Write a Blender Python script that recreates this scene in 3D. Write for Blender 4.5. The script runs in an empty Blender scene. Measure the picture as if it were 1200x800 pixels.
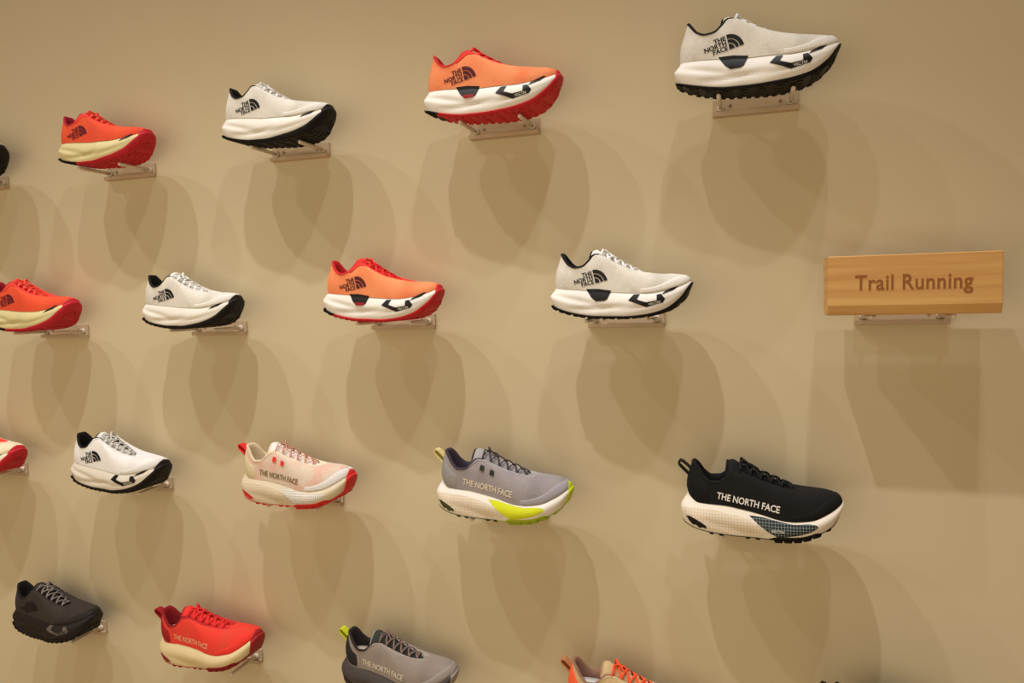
import bpy, bmesh, math
from mathutils import Vector, Matrix
from mathutils.bvhtree import BVHTree

S = bpy.context.scene
C = S.collection
# ------------------------------------------------------------------ camera
F_, YAW, PIT, ROL = 0.85, 0.3159, -0.0626, -0.0248
CAM = Vector((0, -1.484, 1.5))
cy, sy = math.cos(YAW), math.sin(YAW)
xh = Vector((cy, sy, 0)); yh = Vector((-sy, cy, 0)); zh = Vector((0, 0, 1))
fw = yh * math.cos(PIT) + zh * math.sin(PIT)
up0 = -yh * math.sin(PIT) + zh * math.cos(PIT)
rt = xh * math.cos(ROL) + up0 * math.sin(ROL)
up = -xh * math.sin(ROL) + up0 * math.cos(ROL)
cd = bpy.data.cameras.new('camera'); cd.sensor_width = 36; cd.lens = F_ * 30
cam = bpy.data.objects.new('camera', cd); C.objects.link(cam)
m = Matrix((rt, up, -fw)).transposed().to_4x4(); m.translation = CAM
cam.matrix_world = m
S.camera = cam
# ------------------------------------------------------------------ world, lamps, exposure
w = bpy.data.worlds.new('world'); S.world = w; w.use_nodes = True
bg = w.node_tree.nodes['Background']
bg.inputs[0].default_value = (1.0, 0.50, 0.22, 1); bg.inputs[1].default_value = 0.10
LIGHTS = [  # track spots: x, distance from wall, height, watts, cone, blend, aim vector
    (0.38, 1.25, 4.70, 98, 116, .22, (-.30, -.60, -1)),
    (-0.82, 1.25, 4.70, 215, 116, .22, (0, -.60, -1)),
    (-2.15, 1.25, 4.70, 150, 116, .22, (.20, -.60, -1)),
    (-3.50, 1.25, 4.70, 105, 116, .22, (.50, -.60, -1)),
    (0.30, 0.80, 4.50, 62, 60, .50, (-.10, -.30, -4.5)),
]
for (lx, ly, lz, pw, cone, bl, aim) in LIGHTS:
    ld = bpy.data.lights.new('track_spotlight', 'SPOT'); ld.energy = pw
    ld.color = (1.0, .985, 1.0); ld.shadow_soft_size = 0.03
    ld.spot_size = math.radians(cone); ld.spot_blend = bl
    lo = bpy.data.objects.new('track_spotlight', ld); C.objects.link(lo)
    lo.location = (lx, -ly, lz)
    lo.rotation_euler = Vector(aim).to_track_quat('-Z', 'Y').to_euler()
# added warm fill, low and broad behind the camera, standing for no known lamp
al = bpy.data.lights.new('added_fill', 'AREA'); al.shape = 'RECTANGLE'; al.size = 5.0; al.size_y = 2.6; al.energy = 49; al.color = (1.0, .85, .60)
ao = bpy.data.objects.new('added_fill', al); C.objects.link(ao); ao.location = (-1.35, -2.75, 1.30)
ao.rotation_euler = (Vector((-1.3, 0, .8)) - ao.location).to_track_quat('-Z', 'Y').to_euler()
S.view_settings.view_transform = 'Standard'; S.view_settings.look = 'None'
S.view_settings.gamma = 1; S.view_settings.use_curve_mapping = False
S.view_settings.exposure = 0.0

# ------------------------------------------------------------------ materials
def lin(c):
    return tuple((v / 255 / 12.92) if v / 255 <= .04045 else ((v / 255 + .055) / 1.055) ** 2.4 for v in c)
_mats = {}
def mat(kind, c, c2=None, rough=.6, p=None):
    key = (kind, c, c2, rough, p)
    if key in _mats: return _mats[key]
    m = bpy.data.materials.new(kind); m.use_nodes = True
    nt = m.node_tree; N = nt.nodes; K = nt.links
    b = N['Principled BSDF']; b.inputs['Roughness'].default_value = rough
    b.inputs['Specular IOR Level'].default_value = .3
    a = lin(c) + (1,); a2 = lin(c2) + (1,) if c2 else a
    tc = N.new('ShaderNodeTexCoord')
    def noise(scale, detail=3):
        n = N.new('ShaderNodeTexNoise'); n.inputs['Scale'].default_value = scale; n.inputs['Detail'].default_value = detail
        K.new(tc.outputs['Object'], n.inputs['Vector']); return n
    mix = N.new('ShaderNodeMix'); mix.data_type = 'RGBA'
    mix.inputs[6].default_value = a; mix.inputs[7].default_value = a2
    def setfac(sock): K.new(sock, mix.inputs[0])
    if kind == 'fabric':
        n = noise(22); r = N.new('ShaderNodeValToRGB'); r.color_ramp.elements[0].position = .42; r.color_ramp.elements[1].position = .62
        K.new(n.outputs[0], r.inputs[0])
        v = N.new('ShaderNodeTexVoronoi'); v.inputs['Scale'].default_value = 420
        K.new(tc.outputs['Object'], v.inputs['Vector'])
        mm = N.new('ShaderNodeMath'); mm.operation = 'MULTIPLY'; mm.inputs[1].default_value = .75
        K.new(r.outputs[0], mm.inputs[0]); setfac(mm.outputs[0])
        # small dark knit holes
        m2 = N.new('ShaderNodeMix'); m2.data_type = 'RGBA'; m2.blend_type = 'MULTIPLY'; m2.inputs[0].default_value = .22
        r2 = N.new('ShaderNodeValToRGB'); r2.color_ramp.elements[0].position = .12; r2.color_ramp.elements[1].position = .4
        K.new(v.outputs['Distance'], r2.inputs[0]); K.new(mix.outputs[2], m2.inputs[6]); K.new(r2.outputs[0], m2.inputs[7])
        K.new(m2.outputs[2], b.inputs['Base Color'])
        bp = N.new('ShaderNodeBump'); bp.inputs['Strength'].default_value = .3; bp.inputs['Distance'].default_value = .0008
        K.new(v.outputs['Distance'], bp.inputs['Height']); K.new(bp.outputs[0], b.inputs['Normal'])
        try: b.inputs['Sheen Weight'].default_value = .0
        except Exception: pass
        return _mats.setdefault(key, m)
    if kind == 'grid':       # p = cell size; lines of colour c2 on colour c
        sp = N.new('ShaderNodeSeparateXYZ'); K.new(tc.outputs['Object'], sp.inputs[0])
        outs = []
        for o in (0, 2):
            d = N.new('ShaderNodeMath'); d.operation = 'DIVIDE'; d.inputs[1].default_value = p; K.new(sp.outputs[o], d.inputs[0])
            f = N.new('ShaderNodeMath'); f.operation = 'FRACT'; K.new(d.outputs[0], f.inputs[0])
            l = N.new('ShaderNodeMath'); l.operation = 'LESS_THAN'; l.inputs[1].default_value = .16; K.new(f.outputs[0], l.inputs[0])
            outs.append(l)
        mx = N.new('ShaderNodeMath'); mx.operation = 'MAXIMUM'; K.new(outs[0].outputs[0], mx.inputs[0]); K.new(outs[1].outputs[0], mx.inputs[1])
        setfac(mx.outputs[0])
    elif kind == 'wood':
        mp = N.new('ShaderNodeMapping'); mp.inputs['Scale'].default_value = (1.2, 6, 34); K.new(tc.outputs['Object'], mp.inputs[0])
        n = N.new('ShaderNodeTexNoise'); n.inputs['Scale'].default_value = 1.6; n.inputs['Detail'].default_value = 6; n.inputs['Distortion'].default_value = .6
        K.new(mp.outputs[0], n.inputs['Vector']); r = N.new('ShaderNodeValToRGB')
        r.color_ramp.elements[0].position = .35; r.color_ramp.elements[1].position = .68
        K.new(n.outputs[0], r.inputs[0]); setfac(r.outputs[0])
        bp = N.new('ShaderNodeBump'); bp.inputs['Strength'].default_value = .12; bp.inputs['Distance'].default_value = .001
        K.new(n.outputs[0], bp.inputs['Height']); K.new(bp.outputs[0], b.inputs['Normal'])
    else:
        n = noise({'wall': 3.0, 'foam': 30, 'rubber': 60}.get(kind, 40)); setfac(n.outputs[0])
        if kind in ('foam', 'rubber', 'wall'):
            n2 = noise({'wall': 350, 'foam': 500, 'rubber': 300}[kind])
            bp = N.new('ShaderNodeBump'); bp.inputs['Strength'].default_value = .12; bp.inputs['Distance'].default_value = .0006
            K.new(n2.outputs[0], bp.inputs['Height']); K.new(bp.outputs[0], b.inputs['Normal'])
    K.new(mix.outputs[2], b.inputs['Base Color'])
    _mats[key] = m
    return m

# ------------------------------------------------------------------ helpers
def link(name, me, mt, parent=None):
    o = bpy.data.objects.new(name, me); C.objects.link(o)
    for x in (mt if isinstance(mt, (list, tuple)) else [mt]): me.materials.append(x)
    if parent: o.parent = parent
    return o
def from_bm(name, bm, mt, parent=None, smooth=True):
    bmesh.ops.recalc_face_normals(bm, faces=bm.faces)
    me = bpy.data.meshes.new(name); bm.to_mesh(me); bm.free()
    if smooth: me.polygons.foreach_set('use_smooth', [True] * len(me.polygons))
    return link(name, me, mt, parent)
def raw(name, vs, fs, mt, parent, scale=1.0, smooth=True, recalc=True, mi=None, extra=None):
    me = bpy.data.meshes.new(name)
    me.from_pydata([(v[0] * scale, v[1] * scale, v[2] * scale) for v in vs], [], fs)
    if mi: me.polygons.foreach_set('material_index', mi)
    if recalc:
        bm = bmesh.new(); bm.from_mesh(me); bmesh.ops.remove_doubles(bm, verts=bm.verts, dist=1e-5)
        bmesh.ops.recalc_face_normals(bm, faces=bm.faces); bm.to_mesh(me); bm.free()
    me.polygons.foreach_set('use_smooth', [smooth] * len(me.polygons))
    o = link(name, me, mt, parent)
    if smooth == 'auto': pass
    return o
def bmbox(bm, c, s, bev=0.0, rot=None):
    r = bmesh.ops.create_cube(bm, size=1)
    vs = r['verts']
    bmesh.ops.scale(bm, vec=s, verts=vs)
    if bev:
        es = list({e for v in vs for e in v.link_edges})
        g = bmesh.ops.bevel(bm, geom=es, offset=bev, segments=2, affect='EDGES', profile=.5)
        vs = list({v for f in g['faces'] for v in f.verts} | {v for v in vs if v.is_valid})
    if rot: bmesh.ops.rotate(bm, cent=(0, 0, 0), matrix=rot, verts=vs)
    bmesh.ops.translate(bm, vec=c, verts=vs)
    return vs
def tube(vs, fs, pts, r, n=8, flat=1.0, close_ends=True):
    base = len(vs); P = [Vector(p) for p in pts]
    for i, p in enumerate(P):
        t = (P[min(i + 1, len(P) - 1)] - P[max(i - 1, 0)]).normalized()
        a = t.cross(Vector((0, 0, 1)));
        if a.length < 1e-3: a = t.cross(Vector((0, 1, 0)))
        a.normalize(); b = a.cross(t).normalized()
        rr = r[i] if isinstance(r, (list, tuple)) else r
        for k in range(n):
            an = 2 * math.pi * k / n
            vs.append(tuple(p + a * math.cos(an) * rr + b * math.sin(an) * rr * flat))
    for i in range(len(P) - 1):
        for k in range(n):
            k2 = (k + 1) % n
            fs.append((base + i * n + k, base + i * n + k2, base + (i + 1) * n + k2, base + (i + 1) * n + k))
    if close_ends:
        fs.append(tuple(base + k for k in range(n))[::-1]); e = base + (len(P) - 1) * n
        fs.append(tuple(e + k for k in range(n)))
def tab(pts):
    pts = sorted(pts)
    n = len(pts)
    ms = []
    for i in range(n):
        if i == 0: ms.append((pts[1][1] - pts[0][1]) / (pts[1][0] - pts[0][0]))
        elif i == n - 1: ms.append((pts[-1][1] - pts[-2][1]) / (pts[-1][0] - pts[-2][0]))
        else:
            d0 = (pts[i][1] - pts[i - 1][1]) / (pts[i][0] - pts[i - 1][0]); d1 = (pts[i + 1][1] - pts[i][1]) / (pts[i + 1][0] - pts[i][0])
            ms.append(0 if d0 * d1 <= 0 else 2 * d0 * d1 / (d0 + d1))
    def f(x):
        if x <= pts[0][0]: return pts[0][1]
        if x >= pts[-1][0]: return pts[-1][1]
        i = 0
        while x > pts[i + 1][0]: i += 1
        h = pts[i + 1][0] - pts[i][0]; t = (x - pts[i][0]) / h
        return ((2*t**3 - 3*t*t + 1) * pts[i][1] + (t**3 - 2*t*t + t) * h * ms[i] + (-2*t**3 + 3*t*t) * pts[i + 1][1] + (t**3 - t*t) * h * ms[i + 1])
    return f
def sstep(a, b, x):
    t = min(1, max(0, (x - a) / (b - a))); return t * t * (3 - 2 * t)

# ------------------------------------------------------------------ the trail shoe
# all shape numbers are fractions of the shoe's length, x from heel to toe, y towards the wall, z up
PROF = {
 'rocker': dict(
  zb=[(0, .105), (.04, .07), (.10, .045), (.17, .026), (.27, .008), (.36, 0), (.53, 0), (.69, .012), (.83, .045), (.93, .11), (.98, .175), (1.0, .215)],
  zf=[(0, .195), (.2, .19), (.3, .185), (.5, .170), (.7, .165), (.85, .185), (.95, .215), (1.0, .24)],
  rim=[(.10, .435), (.125, .40), (.16, .36), (.21, .338), (.26, .345), (.31, .385), (.345, .424), (.375, .426), (.42, .398), (.5, .350), (.6, .302), (.66, .276), (.70, .270)],
  tongue=[(.315, .455), (.345, .470), (.37, .456), (.42, .425), (.5, .380), (.6, .328), (.68, .287), (.72, .272)], heelx=.055, ch=.095),
 'cushion': dict(
  zb=[(0, .095), (.04, .055), (.10, .030), (.17, .016), (.27, .005), (.36, 0), (.55, 0), (.73, .008), (.84, .042), (.92, .080), (.98, .15), (1.0, .19)],
  zf=[(0, .260), (.04, .255), (.08, .225), (.13, .196), (.29, .192), (.4, .176), (.5, .156), (.68, .122), (.8, .130), (.9, .168), (.97, .205), (1.0, .225)],
  rim=[(.10, .445), (.125, .42), (.16, .37), (.21, .335), (.26, .337), (.31, .370), (.35, .405), (.39, .405), (.43, .388), (.5, .356), (.6, .316), (.68, .292), (.72, .284)],
  tongue=[(.315, .462), (.345, .472), (.37, .458), (.42, .432), (.5, .392), (.6, .350), (.68, .315), (.74, .292)], heelx=.062, ch=.09),
}
NPH = 112
def build_shoe(root, kind, pal, L=.29, opts=()):
    P = PROF[kind]
    zb, zf, rimz, tz = tab(P['zb']), tab(P['zf']), tab(P['rim']), tab(P['tongue'])
    A = tab([(0, .150), (.15, .143), (.3, .128), (.45, .130), (.6, .160), (.72, .178), (.88, .190), (1, .19)])
    def plan(phi, xb, xf, k=1.0, off=0.0):
        x = xb + (xf - xb) * (1 + math.cos(phi)) / 2
        s = math.sin(phi); a = A(x) * abs(s) ** .78 * k + off * min(1, abs(s) * 3)
        yc = .022 * sstep(.55, 1.0, x)
        return x, (-a if s >= 0 else a) + yc
    xr0, xr1 = P['ch'], .66 if kind == 'rocker' else .70
    AR = tab([(0, .092), (.08, .102), (.2, .112), (.36, .100), (.5, .076), (.7, .064), (.9, .062), (1, .05)])
    def rim(phi):
        t = (1 + math.cos(phi)) / 2; x = xr0 + (xr1 - xr0) * t
        s = math.sin(phi); a = AR(t) * abs(s) ** .55
        return Vector((x, -a if s >= 0 else a, rimz(x)))
    def F(phi):
        x, y = plan(phi, P['heelx'], .985, .93)
        return Vector((x, y, zf(x) - .004))
    def U(phi, v):
        p0 = F(phi); p3 = rim(phi); h = p3.z - p0.z
        d = Vector((p0.x - p3.x, p0.y - p3.y, 0))
        hl = (1 - math.cos(phi)) / 2                      # 0 toe .. 1 heel
        n = d.normalized()
        p1 = p0 + Vector((0, 0, 1)) * (max(.085, h * .55) if hl < .5 else h * .5) + n * (.012 if hl < .8 else .016)
        k = .06 + .30 * sstep(.45, 1, hl)
        p2 = p3 + d * (.46 - .1 * sstep(.5, 1, hl)) - Vector((0, 0, 1)) * h * k + Vector((0, 0, .018)) * (1 - sstep(0, .35, hl))
        a = 1 - v
        return p0 * a**3 + p1 * (3*a*a*v) + p2 * (3*a*v*v) + p3 * v**3
    def unorm(fn, a, b, e=.004):
        du = fn(a + e, b) - fn(a - e, b); dv = fn(a, min(1, b + e)) - fn(a, max(0, b - e))
        n = du.cross(dv)
        if n.length < 1e-12: return Vector((0, 0, 1))
        n.normalize()
        c = Vector((.5, 0, .15)); p = fn(a, b)
        return n if n.dot(p - c) > 0 else -n
    def MS(phi, l):                                      # midsole side wall, l 0 bottom .. 1 top
        hb = .045 * (1 - l) ** 2 * 1.0 + 0 + .055 * sstep(.35, 1, l)
        if kind == 'cushion': hb = .03 * (1 - l) ** 2 + .06 * sstep(.3, 1, l)
        xf = .985 + .015 * math.sin(math.pi * min(1, l)) - .02 * (1 - l) ** 2
        kk = .86 + .20 * math.sin(math.pi * min(1, l * .9 + .08)) ** .8 - .04 * sstep(.5, 1, l)
        x, y = plan(phi, hb, xf, kk)
        # moulded channels
        if kind == 'rocker':
            for (x0, l0, x1, l1, dep, wd) in ((-.02, .66, .42, .42, .014, .10), (.14, .16, .62, .44, .014, .09), (.45, .2, .95, .55, .006, .08)):
                if x0 < x < x1:
                    t = (x - x0) / (x1 - x0); lc = l0 + (l1 - l0) * t
                    y *= 1 - dep / .13 * math.sin(math.pi * t) * math.exp(-((l - lc) / wd) ** 2)
        else:
            t = sstep(.05, .2, x) * (1 - sstep(.42, .6, x)); lc = .78 - .25 * sstep(.1, .5, x)
            y *= 1 + .04 * t * math.exp(-((l - lc) / .2) ** 2) - .04 * t * math.exp(-((l - lc + .4) / .12) ** 2)
        z0, z1 = zb(x), zf(x) + .010
        return Vector((x, y, z0 + (z1 - z0) * l))
    phis = [2 * math.pi * i / NPH for i in range(NPH)]
    def loft(loops, cap=False):
        vs = [tuple(p) for lp in loops for p in lp]; fs = []
        n = len(loops[0])
        for i in range(len(loops) - 1):
            for j in range(n):
                j2 = (j + 1) % n
                fs.append((i*n + j, i*n + j2, (i+1)*n + j2, (i+1)*n + j))
        return vs, fs
    sc = L
    off = Vector((-.5, 0, 0))
    def T(vs): return [(v[0] - .5, v[1], v[2]) for v in vs]
    # upper
    NU = 16
    uv, uf = loft([[U(p, v / NU) for p in phis] for v in range(NU + 1)])
    raw('upper', T(uv), uf, pal['upper'], root, sc)
    # midsole, closed by a floor under the foot
    NM = 14
    loops = [[MS(p, v / NM) for p in phis] for v in range(NM + 1)]
    top = loops[-1]
    lip = [Vector((q.x * .985 + .0075, q.y * .955, q.z + .003)) for q in top]
    inn = [Vector((q.x * .95 + .025, q.y * .86, q.z - .008)) for q in top]
    mv, mf = loft(loops + [lip, inn])
    nb = len(mv); n = NPH
    # bottom strips and inner floor: lateral vertex j pairs with medial vertex n-j
    def strip(base):
        out = []
        for j in range(0, n // 2):
            a, b = j, j + 1; c, d = (n - j - 1) % n, (n - j) % n
            q = [base + a, base + b, base + c, base + d]
            q = list(dict.fromkeys(q))
            if len(q) > 2: out.append(tuple(q))
        return out
    mf += strip(0) + strip((NM + 2) * n)
    raw('midsole', T(mv), mf, pal['midsole'], root, sc)
    bvh = BVHTree.FromPolygons([tuple(v) for v in uv] + [tuple(v) for v in mv], list(uf) + [tuple(i + len(uv) for i in f) for f in mf])
    # lining: padded collar roll going down into the shoe
    lin_loops = []
    cxy = Vector((.36, 0, 0))
    for (di, dz) in ((-.003, -.006), (-.002, .003), (.004, .008), (.012, .006), (.020, -.004), (.024, -.03), (.022, -.07)):
        lp = []
        for p in phis:
            r = rim(p); t = (1 + math.cos(p)) / 2
            ex = .24 if t < .5 else min(.55, r.x - .02)
            d = Vector((ex - r.x, -r.y, 0)); 
            if d.length > 1e-6: d.normalize()
            k = 1.0 - .65 * sstep(.45, .7, t)
            lp.append(r + d * di * k + Vector((0, 0, (dz if dz < -.01 else dz * (1.0 - sstep(.45, .65, t))) - .006 * sstep(.45, .65, t))))
        lin_loops.append(lp)
    fl = []
    for p in phis:
        x, y = plan(p, .10, .80, .62); fl.append(Vector((x, y, zf(x) + .02)))
    lin_loops.append(fl)
    lv, lf = loft(lin_loops)
    raw('lining', T(lv), lf, pal['lining'], root, sc)
    # insole
    iv, i_f = [], []
    lp = []
    for p in phis:
        x, y = plan(p, .125, .75, .62); lp.append(Vector((x, y, zf(x) + pal.get('insole_up', .035) + .02 * (1 - sstep(.1, .4, x)))))
    iv, i_f = loft([lp, [Vector((q.x, q.y * .96, q.z - .010)) for q in lp]])
    i_f += strip(0)
    raw('insole', T(iv), i_f, pal.get('insole', pal['lining']), root, sc)
    # outsole shell
    lo_t = tab(pal['outlift'])
    fnM = lambda a, b: MS(a, b)
    oth = .007 if kind == 'rocker' else .003
    ol = []
    NO = 5
    for i in range(NO + 1):
        lp = []
        for p in phis:
            x0 = MS(p, .3).x; l = lo_t(x0) * i / NO
            q = MS(p, l); nn = unorm(fnM, p, max(.02, min(.98, l)))
            lp.append(q + nn * (oth if i < NO else 0) + Vector((0, 0, -(.005 if kind == 'rocker' else .001) if i == 0 else 0)))
        ol.append(lp)
    ov, of = loft(ol); 
    inner = len(ov)
    fr = [.75, .4, 0]
    prev = 0
    for f_ in fr:
        b0 = len(ov)
        for j in range(n):
            q = ol[0][j]; ov.append((q.x, q.y * f_ + .0, zb(q.x) - (.008 if kind == 'rocker' else .003)))
        for j in range(n):
            j2 = (j + 1) % n
            of.append((prev + j, prev + j2, b0 + j2, b0 + j))
        prev = b0
    # lugs
    lugh = pal.get('lug', .009)
    segs = pal.get('lugs') or [(x / 1000) for x in range(60, 960, 52)]
    for xi, x in enumerate(segs):
        wl = .034
        if kind == 'cushion': lugh = .011 if .58 < x < .86 else .004; wl = .050 if .58 < x < .86 else .026
        for row, fy in enumerate((-.86, -.45, 0, .45, .86)):
            # half width of the sole at x
            ph = math.acos(max(-1, min(1, 2 * (x - .02) / .95 - 1))); q = MS(ph, 0)
            hw = abs(q.y - .022 * sstep(.55, 1, x)) + .004; yc = .022 * sstep(.55, 1, x) + fy * hw
            xx = x + (.014 if abs(fy) < .6 else 0) * (1 if xi % 2 else -1); wy = hw * .17 if abs(fy) < .8 else hw * .14
            b0 = len(ov)
            for (dz, s) in ((-.002, 1.1), (-.008 - lugh, .80)):
                for (sx, sy_) in ((-1, -1), (1, -1), (1, 1), (-1, 1)):
                    px = xx + sx * wl / 2 * s
                    ov.append((px, yc + sy_ * wy * s, zb(min(1, max(0, px))) + dz))
            of += [(b0, b0+1, b0+5, b0+4), (b0+1, b0+2, b0+6, b0+5), (b0+2, b0+3, b0+7, b0+6), (b0+3, b0, b0+4, b0+7), (b0+4, b0+5, b0+6, b0+7)]
    mi = None
    hm = pal.get('outsole_heel')
    mts = [pal['outsole']] + ([hm] if hm else [])
    if hm:
        mi = [1 if sum(ov[i][0] for i in f) / len(f) < pal.get('heel_cut', .2) else 0 for f in of]
    raw('outsole', T(ov), of, mts, root, sc, recalc=True, mi=mi)
    # patches lying on the upper: (name, material, phi function range, v range)
    def upatch(name, mt, f0, f1, v0, v1, lift=.004, nu=30, nv=6, both=True):
        vs, fs = [], []
        for side in ((1, -1) if both else (1,)):
            b0 = len(vs)
            for i in range(nu + 1):
                ph = (f0 + (f1 - f0) * i / nu)
                a = v0(ph) if callable(v0) else v0; b_ = v1(ph) if callable(v1) else v1
                for k in range(nv + 1):
                    v = a + (b_ - a) * k / nv; edge = (k in (0, nv) or i in (0, nu))
                    q = U(side * ph, v) + unorm(U, side * ph, v) * (lift if not edge else -.002)
                    vs.append(tuple(q))
            for i in range(nu):
                for k in range(nv):
                    a = b0 + i * (nv + 1) + k; fs.append((a, a + 1, a + nv + 2, a + nv + 1))
        return raw(name, T(vs), fs, mt, root, sc)
    pi = math.pi
    if pal.get('toe_overlay'):
        upatch('toe_overlay', pal['toe_overlay'], 0, 1.25, 0, lambda p: .34 - .24 * sstep(.4, 1.25, p))
    if pal.get('eyestay'):
        upatch('eyestay', pal['eyestay'], .2, 1.95, lambda p: pal.get('eye_v', .80) + .03 * math.sin(p * 9) + .2 * sstep(1.5, 1.95, p), .99)
    if pal.get('heel_counter'):
        upatch('heel_counter', pal['heel_counter'], 2.35 if kind == 'cushion' else 2.6, pi, .0, lambda p: .62 + .34 * sstep(2.4, 3.0, p))
    if pal.get('toe_cap'):                               # rubber wrapping up over the toe
        vs, fs = [], []
        nu, nv = 24, 8; ex = pal.get('cap_len', .55)
        for i in range(-nu, nu + 1):
            ph = ex * i / nu; tpr = 1 - (abs(i) / nu) ** 2
            for k in range(nv + 1):
                l = k / nv
                if l < .62: s_ = l / .62; q = MS(ph, s_); nn = unorm(fnM, ph, min(.98, max(.02, s_)))
                else: s_ = (l - .62) / .38 * .26 * tpr; q = U(ph, s_); nn = unorm(U, ph, s_)
                vs.append(tuple(q + nn * .008 * (1 if k < nv and abs(i) < nu else -.2)))
        for i in range(2 * nu):
            for k in range(nv):
                a = i * (nv + 1) + k; fs.append((a, a + 1, a + nv + 2, a + nv + 1))
        raw('toe_cap', T(vs), fs, pal['toe_cap'], root, sc)
    # tongue
    vs, fs = [], []
    na, nbb = 22, 10
    xt0 = .70 if kind == 'rocker' else .74
    for lay in (0, 1):
        for i in range(na + 1):
            x = xt0 + (.315 - xt0) * i / na
            hw = .054 + .030 * (1 - sstep(.33, .52, x))
            if i > na - 3: hw *= (1, .93, .74)[i - (na - 2)]
            for k in range(nbb + 1):
                bq = -1 + 2 * k / nbb
                z = tz(x) - .040 * bq * bq * (1 + 1.0 * (1 - sstep(.33, .5, x))) - .006
                puff = .016 * (1 - sstep(.34, .44, x))
                vs.append((x + (-.012 * bq * bq), hw * bq, z - (.012 + puff) * lay * (1 - abs(bq) ** 3 * .8)))
    st = (na + 1) * (nbb + 1)
    for lay in (0, 1):
        for i in range(na):
            for k in range(nbb):
                a = lay * st + i * (nbb + 1) + k; fs.append((a, a + 1, a + nbb + 2, a + nbb + 1))
    for i in range(na):
        for k in (0, nbb):
            a = i * (nbb + 1) + k; fs.append((a, a + nbb + 1, a + nbb + 1 + st, a + st))
    for k in range(nbb):
        a = na * (nbb + 1) + k; fs.append((a, a + 1, a + 1 + st, a + st))
    raw('tongue', T(vs), fs, pal['tongue'], root, sc)
    if pal.get('tongue_edge'):
        tv, tf = [], []
        pts = []
        for k in range(nbb + 1):
            q = Vector(vs[na * (nbb + 1) + k]); pts.append(q + Vector((-.002, 0, -.002)))
        q0 = Vector(vs[(na - 3) * (nbb + 1)]); q1 = Vector(vs[(na - 3) * (nbb + 1) + nbb])
        tube(tv, tf, [q0] + pts + [q1], .0075, 8)
        raw('tongue_edge', T(tv), tf, pal['tongue_edge'], root, sc)
    # laces: criss-cross over the tongue from eyelet to eyelet
    vs, fs = [], []
    ne = 6
    xs = [xr1 - .035 - (xr1 - .035 - .375) * k / (ne - 1) for k in range(ne)]
    def eye(x, side):
        t = (x - xr0) / (xr1 - xr0); ph = math.acos(max(-1, min(1, 2 * t - 1)))
        r = rim(ph); q = U(ph, .93)
        return Vector((q.x, q.y * side * (1 if q.y < 0 else -1) * -1, q.z + .005)) if False else Vector((q.x, side * abs(q.y), q.z + .006))
    for k in range(ne):
        for side in (-1, 1):
            segs_ = [(xs[k], xs[k])] if k in (0,) and side == -1 else []
            if k < ne - 1: segs_.append((xs[k], xs[k + 1]))
            for (xa, xb) in segs_:
                a = eye(xa, side); b_ = eye(xb, -side); pts = []
                for i in range(9):
                    t = i / 8; q = a.lerp(b_, t); cz = tz(q.x) + .010
                    arch = math.sin(pi * t) ** .7
                    lift = .004 if side == 1 else -.001
                    zt = max(q.z, q.z + (cz + lift - q.z) * arch)
                    if i in (0, 8): zt -= .010
                    pts.append((q.x, q.y, zt))
                tube(vs, fs, pts, pal.get('lace_r', .0085), 8, .65)
    # tied-off ends tucked at the top
    for side in (-1, 1):
        a = eye(xs[-1], side)
        pts = [a + Vector((0, 0, -.006)), Vector((a.x + .01, a.y * .5, tz(a.x) + .016)), Vector((a.x + .035, a.y * .1, tz(a.x + .035) + .020)),
               Vector((a.x + .075, -a.y * .35, tz(a.x + .075) + .014)), Vector((a.x + .10, a.y * .1, tz(a.x + .1) + .016))]
        tube(vs, fs, pts, pal.get('lace_r', .0085), 8, .65)
    raw('laces', T(vs), fs, pal['laces'], root, sc)
    # decals pressed on the lateral side: a 2D shape in side view laid onto the curved surface
    def press(name, vs2, fs2, mt, lift=.0035, parent=root):
        bm = bmesh.new()
        bv = [bm.verts.new((p[0], 0, p[1])) for p in vs2]
        for f in fs2:
            try: bm.faces.new([bv[i] for i in f])
            except ValueError: pass
        bmesh.ops.triangulate(bm, faces=bm.faces)
        for _ in range(3):
            es = [e for e in bm.edges if e.calc_length() > .022]
            if es: bmesh.ops.subdivide_edges(bm, edges=es, cuts=1); bmesh.ops.triangulate(bm, faces=bm.faces)
        for v in bm.verts:
            hit = bvh.ray_cast(Vector((v.co.x, -.6, v.co.z)), Vector((0, 1, 0)))
            if hit[0] is not None: v.co.y = hit[0].y - lift
            else: v.co.y = -.1
        for v in bm.verts: v.co = (v.co + off) * sc
        me = bpy.data.meshes.new(name); bm.normal_update()
        for f in bm.faces:
            if f.normal.y > 0: f.normal_flip()
        bm.to_mesh(me); bm.free()
        return link(name, me, mt, parent)
    def poly(name, pts, mt, lift=.0035, parent=root): return press(name, pts, [tuple(range(len(pts)))], mt, lift, parent)
    def text2d(body, size, bold=.0, align='LEFT'):
        cu = bpy.data.curves.new('lettering', 'FONT'); cu.body = body; cu.size = size; cu.offset = bold; cu.align_x = align; cu.resolution_u = 3
        ob = bpy.data.objects.new('lettering', cu); C.objects.link(ob)
        dg = bpy.context.evaluated_depsgraph_get(); me = ob.evaluated_get(dg).to_mesh()
        v = [(q.co.x, q.co.y) for q in me.vertices]; f = [tuple(p.vertices) for p in me.polygons]
        ob.evaluated_get(dg).to_mesh_clear(); bpy.data.objects.remove(ob); bpy.data.curves.remove(cu)
        return v, f
    def place2(v, ox, oz, ang, sx=1.0):
        c, s = math.cos(ang), math.sin(ang)
        return [(ox + a * sx * c - b * s, oz + a * sx * s + b * c) for a, b in v]
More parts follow.
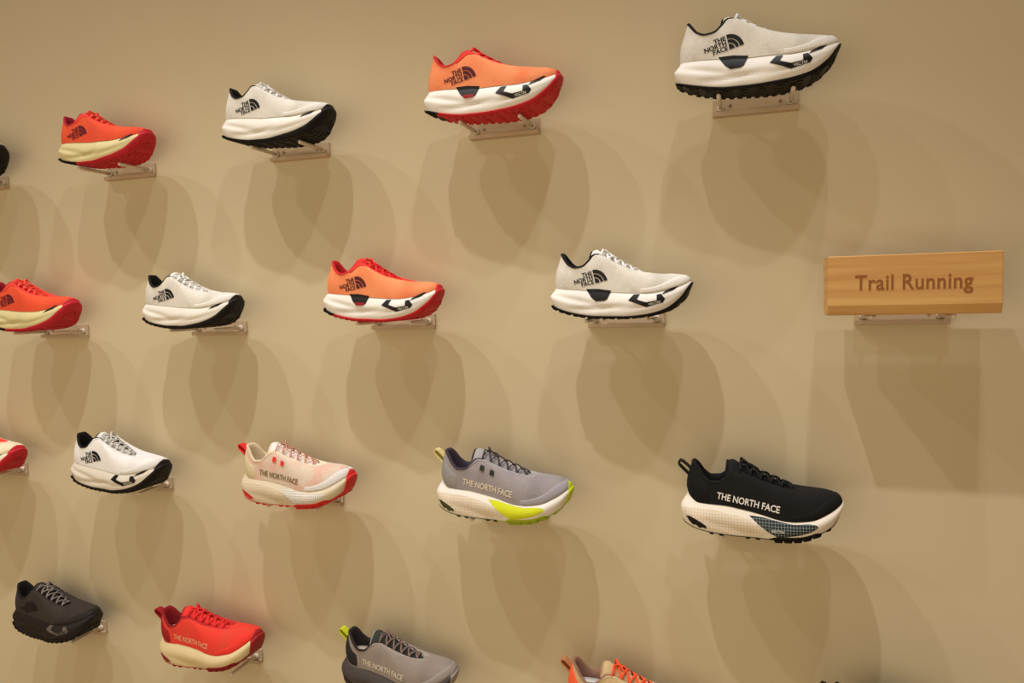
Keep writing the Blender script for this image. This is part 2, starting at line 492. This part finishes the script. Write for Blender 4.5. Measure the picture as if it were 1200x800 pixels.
    if 'dome' in opts:                                   # three stacked words and the quarter dome
        cx0, cz0, ang, sz = pal.get('dome_at', (.358, .228)) + (math.radians(14), pal.get('dome_size', 1.0))
        V, Fc = [], []
        for (wd, dx, dz) in (('THE', 0, .062), ('NORTH', 0, .031), ('FACE', 0, .0)):
            v, f = text2d(wd, .040, .0012, 'RIGHT'); b0 = len(V)
            V += [(a * .98 - .006, b + dz) for a, b in v]; Fc += [tuple(i + b0 for i in q) for q in f]
        for (r0, r1) in ((0.0, .034), (.041, .062), (.068, .094)):
            b0 = len(V); K_ = 12
            for i in range(K_ + 1):
                a = pi / 2 * i / K_
                for r in (r0, r1): V.append((.002 + r * math.cos(a) * .92, r * math.sin(a)))
            for i in range(K_):
                q = (b0 + 2*i, b0 + 2*i + 1, b0 + 2*i + 3, b0 + 2*i + 2)
                Fc.append(q if r0 > 0 else (b0 + 2*i, b0 + 2*i + 1, b0 + 2*i + 3))
        V = [(a * sz, b * sz) for a, b in V]
        press('logo', place2(V, cx0, cz0, ang), Fc, pal['logo'])
    if 'line' in opts:
        v, f = text2d('THE NORTH FACE', .060, .0012)
        ww = max(a for a, b in v)
        press('logo', place2([(a * .375 / ww, b) for a, b in v], .245, .232, math.radians(-9.5)), f, pal['logo'])
    if 'badge' in opts:
        poly('side_badge', [(.293, .190), (.38, .190), (.471, .178), (.445, .120), (.425, .108), (.366, .105), (.335, .130)], pal['badge'])
        if pal.get('badge2'):
            poly('side_badge_tip', [(.343, .128), (.438, .128), (.425, .106), (.366, .103)], pal['badge2'], .006)
    if 'chevron' in opts:
        ch = [(.592, .112), (.628, .152), (.668, .154), (.650, .118), (.712, .098), (.780, .112), (.778, .150), (.806, .156), (.834, .122), (.820, .098), (.712, .066)]
        press('side_chevron', ch, [(0, 1, 2, 3), (0, 3, 4, 10), (4, 5, 9, 10), (5, 6, 7, 8), (5, 8, 9)], pal['badge'])
        v, f = text2d('VECTIV', .022, .0004)
        ww = max(a for a, b in v)
        press('chevron_lettering', place2([(a * .080 / ww, b) for a, b in v], .728, .079, math.radians(12)), f, pal['chev_text'], .0055)
    if 'tick' in opts:
        poly('side_mark', [(.810, .150), (.828, .172), (.905, .212), (.92, .212), (.885, .180)], pal['badge'])
    if 'panel' in opts:
        pts = [(.440, .142), (.52, .137), (.62, .118), (.70, .106), (.78, .112), (.825, .108), (.838, .092), (.80, .066), (.74, .045), (.66, .028), (.60, .024), (.55, .050), (.49, .095)]
        poly('side_panel', pts, pal['panel'], .004)
        if pal.get('panel_text'):
            v, f = text2d('VECTIV', .024, .0004); ww = max(a for a, b in v)
            press('panel_lettering', place2([(a * .080 / ww, b) for a, b in v], .565, .052, math.radians(0)), f, pal['panel_text'], .006)
        gp = [(.030, .150), (.10, .160), (.22, .158), (.34, .140), (.43, .120), (.50, .075), (.56, .030), (.50, .014), (.36, .012), (.20, .026), (.09, .048), (.035, .085)]
        poly('textured_panel', gp, pal['gridpanel'], .003)
    if 'heeltab' in opts:
        poly('heel_lug_patch', [(.050, .104), (.075, .106), (.110, .092), (.150, .072), (.178, .052), (.180, .034), (.155, .040), (.135, .034), (.115, .052), (.095, .050), (.070, .074)], pal.get('outsole_heel') or pal['outsole'], .005)
        if pal.get('eye_sq'):
            for (ex_, ez_) in ((.395, .352), (.468, .325)):
                poly('lace_loop', [(ex_ - .018, ez_ - .014), (ex_ + .014, ez_ - .022), (ex_ + .018, ez_ + .012), (ex_ - .010, ez_ + .022)], pal['eye_sq'], .007)
        # pull loop standing off the back of the collar
        vs, fs = [], []
        c = [(.108, .385), (.085, .400), (.060, .425), (.036, .445), (.012, .452), (.002, .437), (.008, .415), (.030, .392), (.060, .362), (.085, .335)]
        hw = .030
        for (x, z) in c:
            for yy in (-hw, hw): vs.append((x, yy, z))
        nn = len(c)
        # outer/inner thickness
        for i, (x, z) in enumerate(c):
            a = Vector(c[max(0, i - 1)]); b_ = Vector(c[min(nn - 1, i + 1)]); d = (b_ - a).normalized(); nx, nz = d.y, -d.x
            for yy in (-hw, hw): vs.append((x - nx * .008, yy, z - nz * .008))
        m_ = 2 * nn
        for i in range(nn - 1):
            a = 2 * i
            fs += [(a, a+1, a+3, a+2), (m_+a, m_+a+2, m_+a+3, m_+a+1), (a, a+2, m_+a+2, m_+a), (a+1, m_+a+1, m_+a+3, a+3)]
        raw('heel_loop', T(vs), fs, pal['heel_tab'], root, sc, smooth=False)
    if pal.get('eye_tab'):                               # coloured webbing loops beside the laces
        vs, fs = [], []
        for side in (-1, 1):
            for k in (3, 4):
                q = eye(xs[k] - .012, side)
                d0 = Vector((-.02, side * .030, -.055)); b0 = len(vs)
                for (a, b_) in ((-.018, 0), (.018, 0), (.020, 1), (-.020, 1)):
                    ph = None
                    p = q + Vector((a, 0, .004)) + d0 * b_
                    if side == -1:
                        hit = bvh.ray_cast(Vector((p.x, -.6, p.z - .012)), Vector((0, 1, 0)))
                        if hit[0] is not None: p = Vector((p.x, hit[0].y - .006, p.z - .012))
                    vs.append(tuple(p))
                fs.append((b0, b0 + 1, b0 + 2, b0 + 3))
        o = raw('lace_loops', T(vs), fs, pal['eye_tab'], root, sc, smooth=False)
        sm = o.modifiers.new('s', 'SOLIDIFY'); sm.thickness = .001

# ------------------------------------------------------------------ the setting
def struct(name, bm, mt):
    o = from_bm(name, bm, mt, smooth=False); o['kind'] = 'structure'; return o
WALL = mat('wall', (208, 194, 160), (205, 190, 155), rough=.85)
bm = bmesh.new(); bmbox(bm, (-1.5, .10, 2.5), (12, .2, 5)); struct('wall_back', bm, WALL)
bm = bmesh.new(); bmbox(bm, (-1.5, -2.5, -.05), (12, 5.4, .1)); struct('floor', bm, mat('wood', (160, 138, 106), (145, 122, 90), rough=.6))

# ------------------------------------------------------------------ palette
def fab(c, c2=None): return mat('fabric', c, c2 or c, rough=.85)
def foam(c, c2=None): return mat('foam', c, c2 or c, rough=.55)
def rub(c, c2=None): return mat('rubber', c, c2 or c, rough=.6)
def prn(c): return mat('print', c, None, rough=.5)
BLK = (13, 12, 12)
lift_thin = [(0, .10), (.9, .10), (.97, .35), (1, .9)]
lift_mid = [(0, .06), (.3, .03), (.6, .03), (.8, .06), (.92, .2), (1, .85)]
white_flag = dict(upper=fab((226, 221, 208), (203, 197, 182)), midsole=foam((240, 236, 228)), outsole=rub(BLK), lining=fab(BLK), tongue=fab((232, 228, 220)),
    tongue_edge=fab(BLK), laces=fab((240, 238, 232)), logo=prn((18, 15, 15)), badge=prn((16, 14, 13)), chev_text=prn((225, 222, 215)), outlift=lift_mid,
    toe_overlay=fab((236, 232, 222)), eyestay=None, insole=fab((230, 226, 218)))
orange_flag = dict(upper=fab((245, 150, 98), (243, 128, 80)), midsole=foam((240, 236, 226)), outsole=rub((205, 38, 46)), outsole_heel=rub(BLK), heel_cut=.16,
    lining=fab((205, 40, 42)), tongue=fab((232, 52, 50)), tongue_edge=fab((222, 44, 46)), laces=fab((235, 48, 44)), logo=prn((84, 22, 30)), badge=prn((26, 18, 14)),
    badge2=prn((150, 25, 30)), chev_text=prn((225, 222, 205)), outlift=[(0, .06), (.3, .04), (.6, .04), (.8, .10), (.92, .3), (1, .9)],
    eyestay=fab((238, 60, 50)), eye_v=.70, toe_cap=rub((200, 38, 46)), cap_len=.30)
white_std = dict(white_flag, outlift=[(0, .04), (.2, .05), (.5, .06), (.7, .14), (.85, .28), (1, .95)], toe_cap=rub(BLK), cap_len=.42,
    upper=fab((230, 225, 212), (210, 204, 190)), midsole=foam((238, 233, 220)), badge=prn((16, 14, 13)))
red_std = dict(upper=fab((232, 80, 48), (232, 90, 46)), midsole=foam((218, 206, 150)), outsole=rub((196, 32, 48)), outsole_heel=rub(BLK), heel_cut=.30,
    lining=fab((165, 28, 48)), tongue=fab((232, 52, 50)), tongue_edge=fab((222, 44, 46)), laces=fab((245, 88, 66)), logo=prn((92, 22, 34)), badge=prn((46, 26, 22)),
    eyestay=fab((238, 66, 52)), eye_v=.66, outlift=white_std['outlift'], toe_cap=rub((198, 34, 48)), cap_len=.42)
white_chev = dict(white_std, upper=fab((242, 240, 236), (234, 232, 227)), laces=fab((206, 203, 196)), eyestay=fab((230, 228, 224)), toe_overlay=fab((226, 223, 217)), midsole=foam((226, 218, 202)))
peach_red = dict(red_std, upper=fab((238, 222, 190)), midsole=foam((236, 228, 205)), toe_overlay=fab((240, 225, 190)))
dark_grey = dict(upper=fab((58, 50, 43), (50, 43, 37)), midsole=foam((32, 26, 23)), outsole=rub((24, 20, 20)), lining=fab((20, 18, 18)), tongue=fab((50, 44, 42)),
    laces=fab((128, 120, 112)), logo=prn((22, 20, 20)), badge=prn((98, 92, 86)), chev_text=prn((40, 36, 34)), toe_overlay=fab((42, 36, 32)), lug=.022,
    insole=fab((225, 220, 212)), insole_up=.07, outlift=lift_mid, toe_cap=rub((26, 23, 23)), cap_len=.5, tongue_edge=fab((30, 27, 27)), lace_r=.008)
lugW = [.21, .27, .43, .49, .61, .665, .72, .775, .83, .90]
black_line = dict(upper=fab((15, 13, 12), (21, 19, 18)), midsole=foam((240, 232, 216)), outsole=rub(BLK), lining=fab((13, 12, 11)), tongue=fab((15, 14, 13)), tongue_edge=fab((10, 9, 9)),
    laces=fab((20, 18, 17)), logo=prn((232, 228, 220)), panel=mat('grid', (18, 22, 25), (128, 142, 142), .5, .0052), panel_text=prn((225, 228, 228)),
    gridpanel=mat('grid', (236, 226, 206), (214, 194, 164), .6, .0055), heel_tab=fab((15, 13, 13)), outlift=[(0, .01), (.56, .01), (.60, .17), (.83, .17), (.87, .02), (.97, .05), (1, .1)], lugs=lugW,
    toe_overlay=fab((12, 11, 11)), heel_counter=fab((12, 11, 11)), lug=.014)
grey_lime = dict(black_line, upper=fab((158, 150, 150), (142, 135, 138)), midsole=foam((240, 236, 226)), outsole=rub((170, 190, 40)), outsole_heel=rub((70, 74, 40)), heel_cut=.5, lining=fab((62, 55, 66)),
    tongue=fab((165, 160, 158)), tongue_edge=fab((52, 48, 56)), laces=fab((70, 60, 66)), lace_r=.006, logo=prn((222, 208, 182)), panel=foam((214, 222, 30)), panel_text=None,
    heel_tab=fab((222, 208, 140)), toe_overlay=fab((165, 160, 166)), heel_counter=fab((150, 145, 140)), insole=fab((222, 200, 175)), toe_cap=rub((196, 210, 30)), cap_len=.22, eyestay=fab((165, 162, 160)), eye_sq=fab((46, 50, 44)))
pink_cream = dict(black_line, upper=fab((222, 204, 184), (226, 176, 154)), midsole=foam((224, 210, 182)), outsole=rub((220, 48, 42)), lining=fab((226, 206, 172)), tongue=fab((240, 232, 222)), tongue_edge=fab((230, 218, 190)),
    laces=fab((206, 150, 130)), lace_r=.0055, logo=prn((128, 108, 72)), panel=mat('grid', (232, 226, 214), (168, 164, 156), .6, .0050), panel_text=None, heel_tab=fab((230, 50, 46)),
    toe_overlay=fab((228, 224, 220)), heel_counter=fab((220, 204, 164)), eyestay=fab((236, 220, 190)), eye_sq=fab((228, 56, 48)), toe_cap=rub((216, 44, 44)), cap_len=.30, insole=fab((190, 160, 120)),
    gridpanel=mat('grid', (224, 210, 182), (196, 178, 146), .6, .0055))
red_cream = dict(black_line, upper=fab((236, 62, 48), (222, 72, 52)), midsole=foam((224, 206, 158)), outsole=rub((150, 28, 34)), lining=fab((140, 22, 30)), tongue=fab((232, 56, 50)), tongue_edge=fab((150, 24, 30)),
    laces=fab((240, 50, 50)), lace_r=.0075, logo=prn((238, 170, 130)), panel=foam((226, 208, 160)), panel_text=None, heel_tab=fab((160, 26, 34)), toe_overlay=fab((240, 58, 46)), heel_counter=fab((160, 26, 34)),
    eyestay=fab((190, 40, 42)), toe_cap=rub((160, 32, 36)), cap_len=.36, insole=fab((235, 232, 228)), insole_up=.08, gridpanel=foam((226, 208, 160)))
grey_dark = dict(black_line, upper=fab((150, 138, 128), (138, 126, 118)), midsole=foam((74, 68, 66)), outsole=rub((40, 37, 36)), lining=fab((44, 38, 38)), tongue=fab((52, 56, 52)), tongue_edge=fab((150, 144, 138)),
    laces=fab((130, 108, 98)), lace_r=.0065, logo=prn((214, 204, 188)), panel=foam((80, 74, 72)), panel_text=None, heel_tab=fab((200, 210, 40)), toe_overlay=fab((156, 148, 142)), heel_counter=fab((40, 36, 36)),
    eyestay=fab((160, 152, 140)), toe_cap=rub((150, 142, 136)), cap_len=.3, insole=fab((225, 205, 185)), insole_up=.08, gridpanel=foam((72, 66, 64)))
tan_orange = dict(black_line, upper=fab((206, 176, 130), (200, 168, 122)), midsole=foam((222, 206, 170)), outsole=rub((220, 90, 50)), lining=fab((150, 112, 92)), tongue=fab((206, 178, 132)), tongue_edge=fab((180, 140, 110)),
    laces=fab((250, 92, 48)), lace_r=.0085, logo=prn((90, 70, 50)), panel=foam((222, 206, 170)), panel_text=None, heel_tab=fab((190, 128, 84)), heel_counter=fab((250, 100, 58)),
    eyestay=fab((208, 184, 140)), insole=fab((235, 232, 228)), insole_up=.085, gridpanel=foam((222, 206, 170)), toe_overlay=fab((200, 170, 125)))

# ------------------------------------------------------------------ where everything hangs
X0, SP = .0135, .2511
ROWZ = [1.836, 1.4315, 1.0225, .608]                 # bottom of each bracket row
# key: (half column, row, kind, palette, options, label, fitted placement x, z, length, pitch)
SHOES = [
 ('A', 0, 0, 'rocker', white_flag, ('dome', 'badge', 'chevron', 'tick'), 'off-white trail shoe with black side badge and black sole, rightmost in the top row'),
 ('B', -2, 0, 'rocker', orange_flag, ('dome', 'badge', 'chevron', 'tick'), 'peach orange trail shoe with red laces and red treaded underside showing, in the top row'),
 ('C', -4, 0, 'rocker', white_std, ('dome', 'tick'), 'off-white trail shoe with black toe bumper, third complete shoe from the right in top row'),
 ('D', -6, 0, 'rocker', red_std, ('dome', 'tick'), 'red-orange trail shoe with cream midsole in the top row, seen partly from below'),
 ('X', -8, 0, 'rocker', dict(white_std, upper=fab((30, 27, 27))), ('dome', 'tick'), 'black toe of a shoe cut off by the left edge of the photo, top row'),
 ('E', -1, 1, 'rocker', white_flag, ('dome', 'badge', 'chevron', 'tick'), 'off-white trail shoe with black side badge, next to the wooden sign on its left'),
 ('F', -3, 1, 'rocker', orange_flag, ('dome', 'badge', 'chevron', 'tick'), 'peach orange trail shoe with red tongue and white midsole in the second row'),
 ('G', -5, 1, 'rocker', white_std, ('dome', 'tick'), 'off-white trail shoe with black toe bumper, in second row left of peach orange one'),
 ('H', -7, 1, 'rocker', red_std, ('dome', 'tick'), 'red-orange trail shoe with cream midsole cut by the left photo edge, second row'),
 ('I', 0, 2, 'cushion', black_line, ('line', 'panel', 'heeltab'), 'black trail shoe with white lettering and white midsole with dark gridded panel'),
 ('J', -2, 2, 'cushion', grey_lime, ('line', 'panel', 'heeltab'), 'grey trail shoe with lime yellow side panel and white midsole, third row'),
 ('K', -4, 2, 'cushion', pink_cream, ('line', 'panel', 'heeltab'), 'cream and pale pink trail shoe with red heel loop and red sole patches'),
 ('L', -6, 2, 'rocker', white_chev, ('dome', 'chevron', 'tick'), 'bright white trail shoe with black heel lining and black toe bumper, in the third row'),
 ('M', -8, 2, 'rocker', peach_red, ('tick',), 'cream trail shoe toe with red bumper cut off by the left photo edge, third row'),
 ('P', -3, 3, 'cushion', grey_dark, ('line', 'panel', 'heeltab'), 'grey trail shoe with charcoal midsole and lime heel loop, in the bottom row'),
 ('O', -5, 3, 'cushion', red_cream, ('line', 'heeltab'), 'bright red trail shoe with thick cream midsole in the bottom row'),
 ('N', -7, 3, 'rocker', dark_grey, ('dome', 'chevron'), 'dark grey trail shoe with grey laces and black lugged sole, lowest at the left'),
 ('Q', -1, 3, 'cushion', tan_orange, ('line', 'panel', 'heeltab'), 'tan trail shoe with orange laces, its lower half cut off by the bottom photo edge'),
 ('R', 1, 3, 'cushion', black_line, ('line', 'panel', 'heeltab'), 'black shoe at the bottom photo edge below the wooden sign, only its top tip showing'),
]
REST = {}; LOWS = {}
PLACE = {}
#PLACE-BEGIN
PLACE = {'A': (0.0092, 1.8586, 0.2881, 0.0221),
 'B': (-0.4932, 1.8605, 0.295, 0.0198),
 'C': (-1.0015, 1.8538, 0.284, 0.0396),
 'D': (-1.495, 1.8464, 0.2764, 0.0136),
 'X': (-1.9822, 1.850, 0.283, 0.0),
 'E': (-0.24, 1.4557, 0.2791, 0.0194),
 'F': (-0.7562, 1.4568, 0.2839, 0.0398),
 'G': (-1.2619, 1.4472, 0.2761, 0.0234),
 'H': (-1.7654, 1.445, 0.283, -0.0),
 'I': (0.0179, 1.0495, 0.2927, -0.0121),
 'J': (-0.488, 1.0456, 0.2988, -0.0041),
 'K': (-0.9863, 1.0419, 0.2956, -0.0343),
 'L': (-1.5119, 1.0454, 0.2938, 0.0394),
 'M': (-1.989, 1.0593, 0.283, 0.0),
 'P': (-0.7454, 0.6302, 0.283, -0.0),
 'O': (-1.2513, 0.6281, 0.2953, -0.1144),
 'N': (-1.7575, 0.6387, 0.2805, 0.0178),
 'Q': (-0.2282, 0.6294, 0.283, 0.0),
 'R': (0.2646, 0.6463, 0.283, 0.0)}
#PLACE-END
FIT = globals().get('FIT_MODE', False)
for (key, u, row, kind, pal, opts, label) in SHOES:
    px, pz, L, pitch = PLACE.get(key, (X0 + u * SP, ROWZ[row] + .03, .285, 0.0))
    r = bpy.data.objects.new('trail_shoe', None); C.objects.link(r); r.empty_display_size = .05
    r.location = (px, -.080, pz); r.rotation_euler = (0, pitch, 0)
    r['label'] = label; r['category'] = 'shoe'; r['group'] = 'trail shoes on wall brackets'
    r['k'] = key
    if not FIT: del r['k']
    build_shoe(r, kind, pal, L, opts)
    # how low the sole reaches over the two rods: the bracket carries it there
    sole = [c for c in r.children if c.name.split('.')[0] == 'outsole'][0]
    M_ = Matrix.Translation(r.location) @ r.rotation_euler.to_matrix().to_4x4()
    lows = []
    for sx in (-1, 1):
        bx = X0 + u * SP + sx * .063
        zz = [q.z for q in (M_ @ v.co for v in sole.data.vertices) if abs(q.x - bx) < .012 and q.y > -.112]
        if zz: lows.append(min(zz))
    REST[key] = min(lows) - .0165 - .0042 - .0005
    LOWS[key] = lows

# ------------------------------------------------------------------ brackets
PLATE = mat('paint', (194, 172, 142), (190, 168, 136), rough=.5)
ROD = mat('paint', (226, 214, 196), (220, 208, 188), rough=.35)
SCREW = mat('paint', (150, 125, 98), (140, 116, 90), rough=.4)
BW, RODZ = .155, .0165
def make_bracket():
    t = bpy.data.objects.new('shoe_bracket', None); C.objects.link(t); t.empty_display_size = .03
    bm = bmesh.new(); bmbox(bm, (0, -.002, .016), (BW, .004, .034), .0008); from_bm('back_plate', bm, PLATE, t, False)
    bm = bmesh.new(); bmbox(bm, (0, -.008, .004), (BW, .014, .009), .001); from_bm('ledge', bm, PLATE, t, False)
    for sx in (-1, 1):
        vs, fs = [], []
        x = sx * .063
        tube(vs, fs, [(x, -.003, RODZ), (x, -.098, RODZ), (x, -.101, RODZ)], [.0042, .0042, .0032], 16)
        rod = raw('rod', vs, fs, ROD, t, smooth=True)
        vs, fs = [], []
        tube(vs, fs, [(x, -.003, RODZ), (x, -.009, RODZ), (x, -.010, RODZ)], [.0068, .0068, .0058], 16); raw('collar', vs, fs, ROD, rod)
        vs, fs = [], []
        xs_ = sx * .045
        tube(vs, fs, [(xs_, -.003, RODZ + .003), (xs_, -.0052, RODZ + .003), (xs_, -.0058, RODZ + .003)], [.0032, .0032, .0022], 12)
        raw('screw', vs, fs, SCREW, t)
    return t
def copy_tree(o, parent=None):
    c = o.copy(); C.objects.link(c); c.parent = parent
    for ch in list(o.children): copy_tree(ch, c)
    return c
names = {'A': 'rightmost off-white shoe of the top row', 'B': 'peach orange shoe of the top row', 'C': 'off-white shoe with black toe in the top row', 'D': 'red-orange shoe of the top row',
 'X': 'black shoe cut off at the top left edge', 'E': 'off-white shoe nearest the wooden sign', 'F': 'peach orange shoe of the second row', 'G': 'small off-white shoe of the second row', 'H': 'red-orange shoe at the left edge',
 'I': 'black shoe with white lettering', 'J': 'grey shoe with lime panel', 'K': 'cream and pink shoe with red heel loop', 'L': 'bright white shoe of the third row', 'M': 'cream and red shoe toe at the left edge',
 'P': 'grey shoe with charcoal midsole', 'O': 'bright red shoe of the bottom row', 'N': 'dark grey shoe at lower left', 'Q': 'tan shoe with orange laces', 'R': 'black shoe tip at the bottom edge', 'SIGN': 'wooden sign'}
proto = make_bracket()
first = True
for key, u, row in [(s[0], s[1], s[2]) for s in SHOES] + [('SIGN', 1, 1)]:
    t = proto if first else copy_tree(proto); first = False
    t.location = (X0 + u * SP, 0, REST.get(key, ROWZ[row]))
    t['label'] = 'beige two-rod wall bracket holding up the ' + names[key]
    t['category'] = 'bracket'; t['group'] = 'wall brackets under shoes and sign'
    if u < -9 : pass

# ------------------------------------------------------------------ the wooden sign
def ray(px, py, y):
    d = rt * ((px - 600) / (F_ * 1000)) + up * ((400 - py) / (F_ * 1000)) + fw
    return CAM + d * ((y - CAM.y) / d.y)
yf, yb = -.120, -.050
SX0, SX1, SZ0, SZ1 = .1305, .3920, 1.4525, 1.5540
sg = bpy.data.objects.new('wooden_sign', None); C.objects.link(sg)
sg.location = ((SX0 + SX1) / 2, (yf + yb) / 2, SZ0)
sg['label'] = 'pale wooden block sign engraved Trail Running, on the right side of the wall'; sg['category'] = 'sign'
WOOD = mat('wood', (212, 168, 100), (192, 138, 78), rough=.5)
H_, HD, HX = SZ1 - SZ0, (yb - yf) / 2, (SX1 - SX0) / 2
prof = [(HD, .001), (HD, H_ - .001), (HD - .001, H_), (-HD + .0015, H_), (-HD, H_ - .0015), (-HD, .0165), (-HD + .0045, .0012), (-HD + .006, 0), (HD - .001, 0)]
bm = bmesh.new()
va = [bm.verts.new((-HX, y, z)) for y, z in prof]; vb = [bm.verts.new((HX, y, z)) for y, z in prof]
bm.faces.new(va); bm.faces.new(vb[::-1])
for i in range(len(prof)):
    j = (i + 1) % len(prof); bm.faces.new((va[i], va[j], vb[j], vb[i]))
bmesh.ops.recalc_face_normals(bm, faces=bm.faces)
bmesh.ops.bevel(bm, geom=[e for e in bm.edges if abs(abs(e.verts[0].co.x) - HX) < 1e-6 and abs(e.verts[0].co.x - e.verts[1].co.x) < 1e-6], offset=.0012, segments=2, affect='EDGES')
from_bm('board', bm, WOOD, sg, False)
cu = bpy.data.curves.new('t', 'FONT'); cu.body = 'Trail Running'; cu.size = .036; cu.space_character = 1.06; cu.offset = .00045; cu.align_x = 'CENTER'; cu.align_y = 'CENTER'; cu.extrude = .0004
ob = bpy.data.objects.new('t', cu); C.objects.link(ob)
dg = bpy.context.evaluated_depsgraph_get(); me = bpy.data.meshes.new_from_object(ob.evaluated_get(dg)); bpy.data.objects.remove(ob)
me.materials.clear()
ww = max(v.co.x for v in me.vertices) - min(v.co.x for v in me.vertices)
for v in me.vertices: v.co.x *= .176 / ww
me.transform(Matrix.Rotation(math.pi / 2, 4, 'X'))
o = link('engraved_lettering', me, mat('paint', (150, 92, 46), (140, 84, 40), rough=.7), sg)
o.location = (0, (yf - yb) / 2 - .0003, (SZ1 - SZ0) * .53)
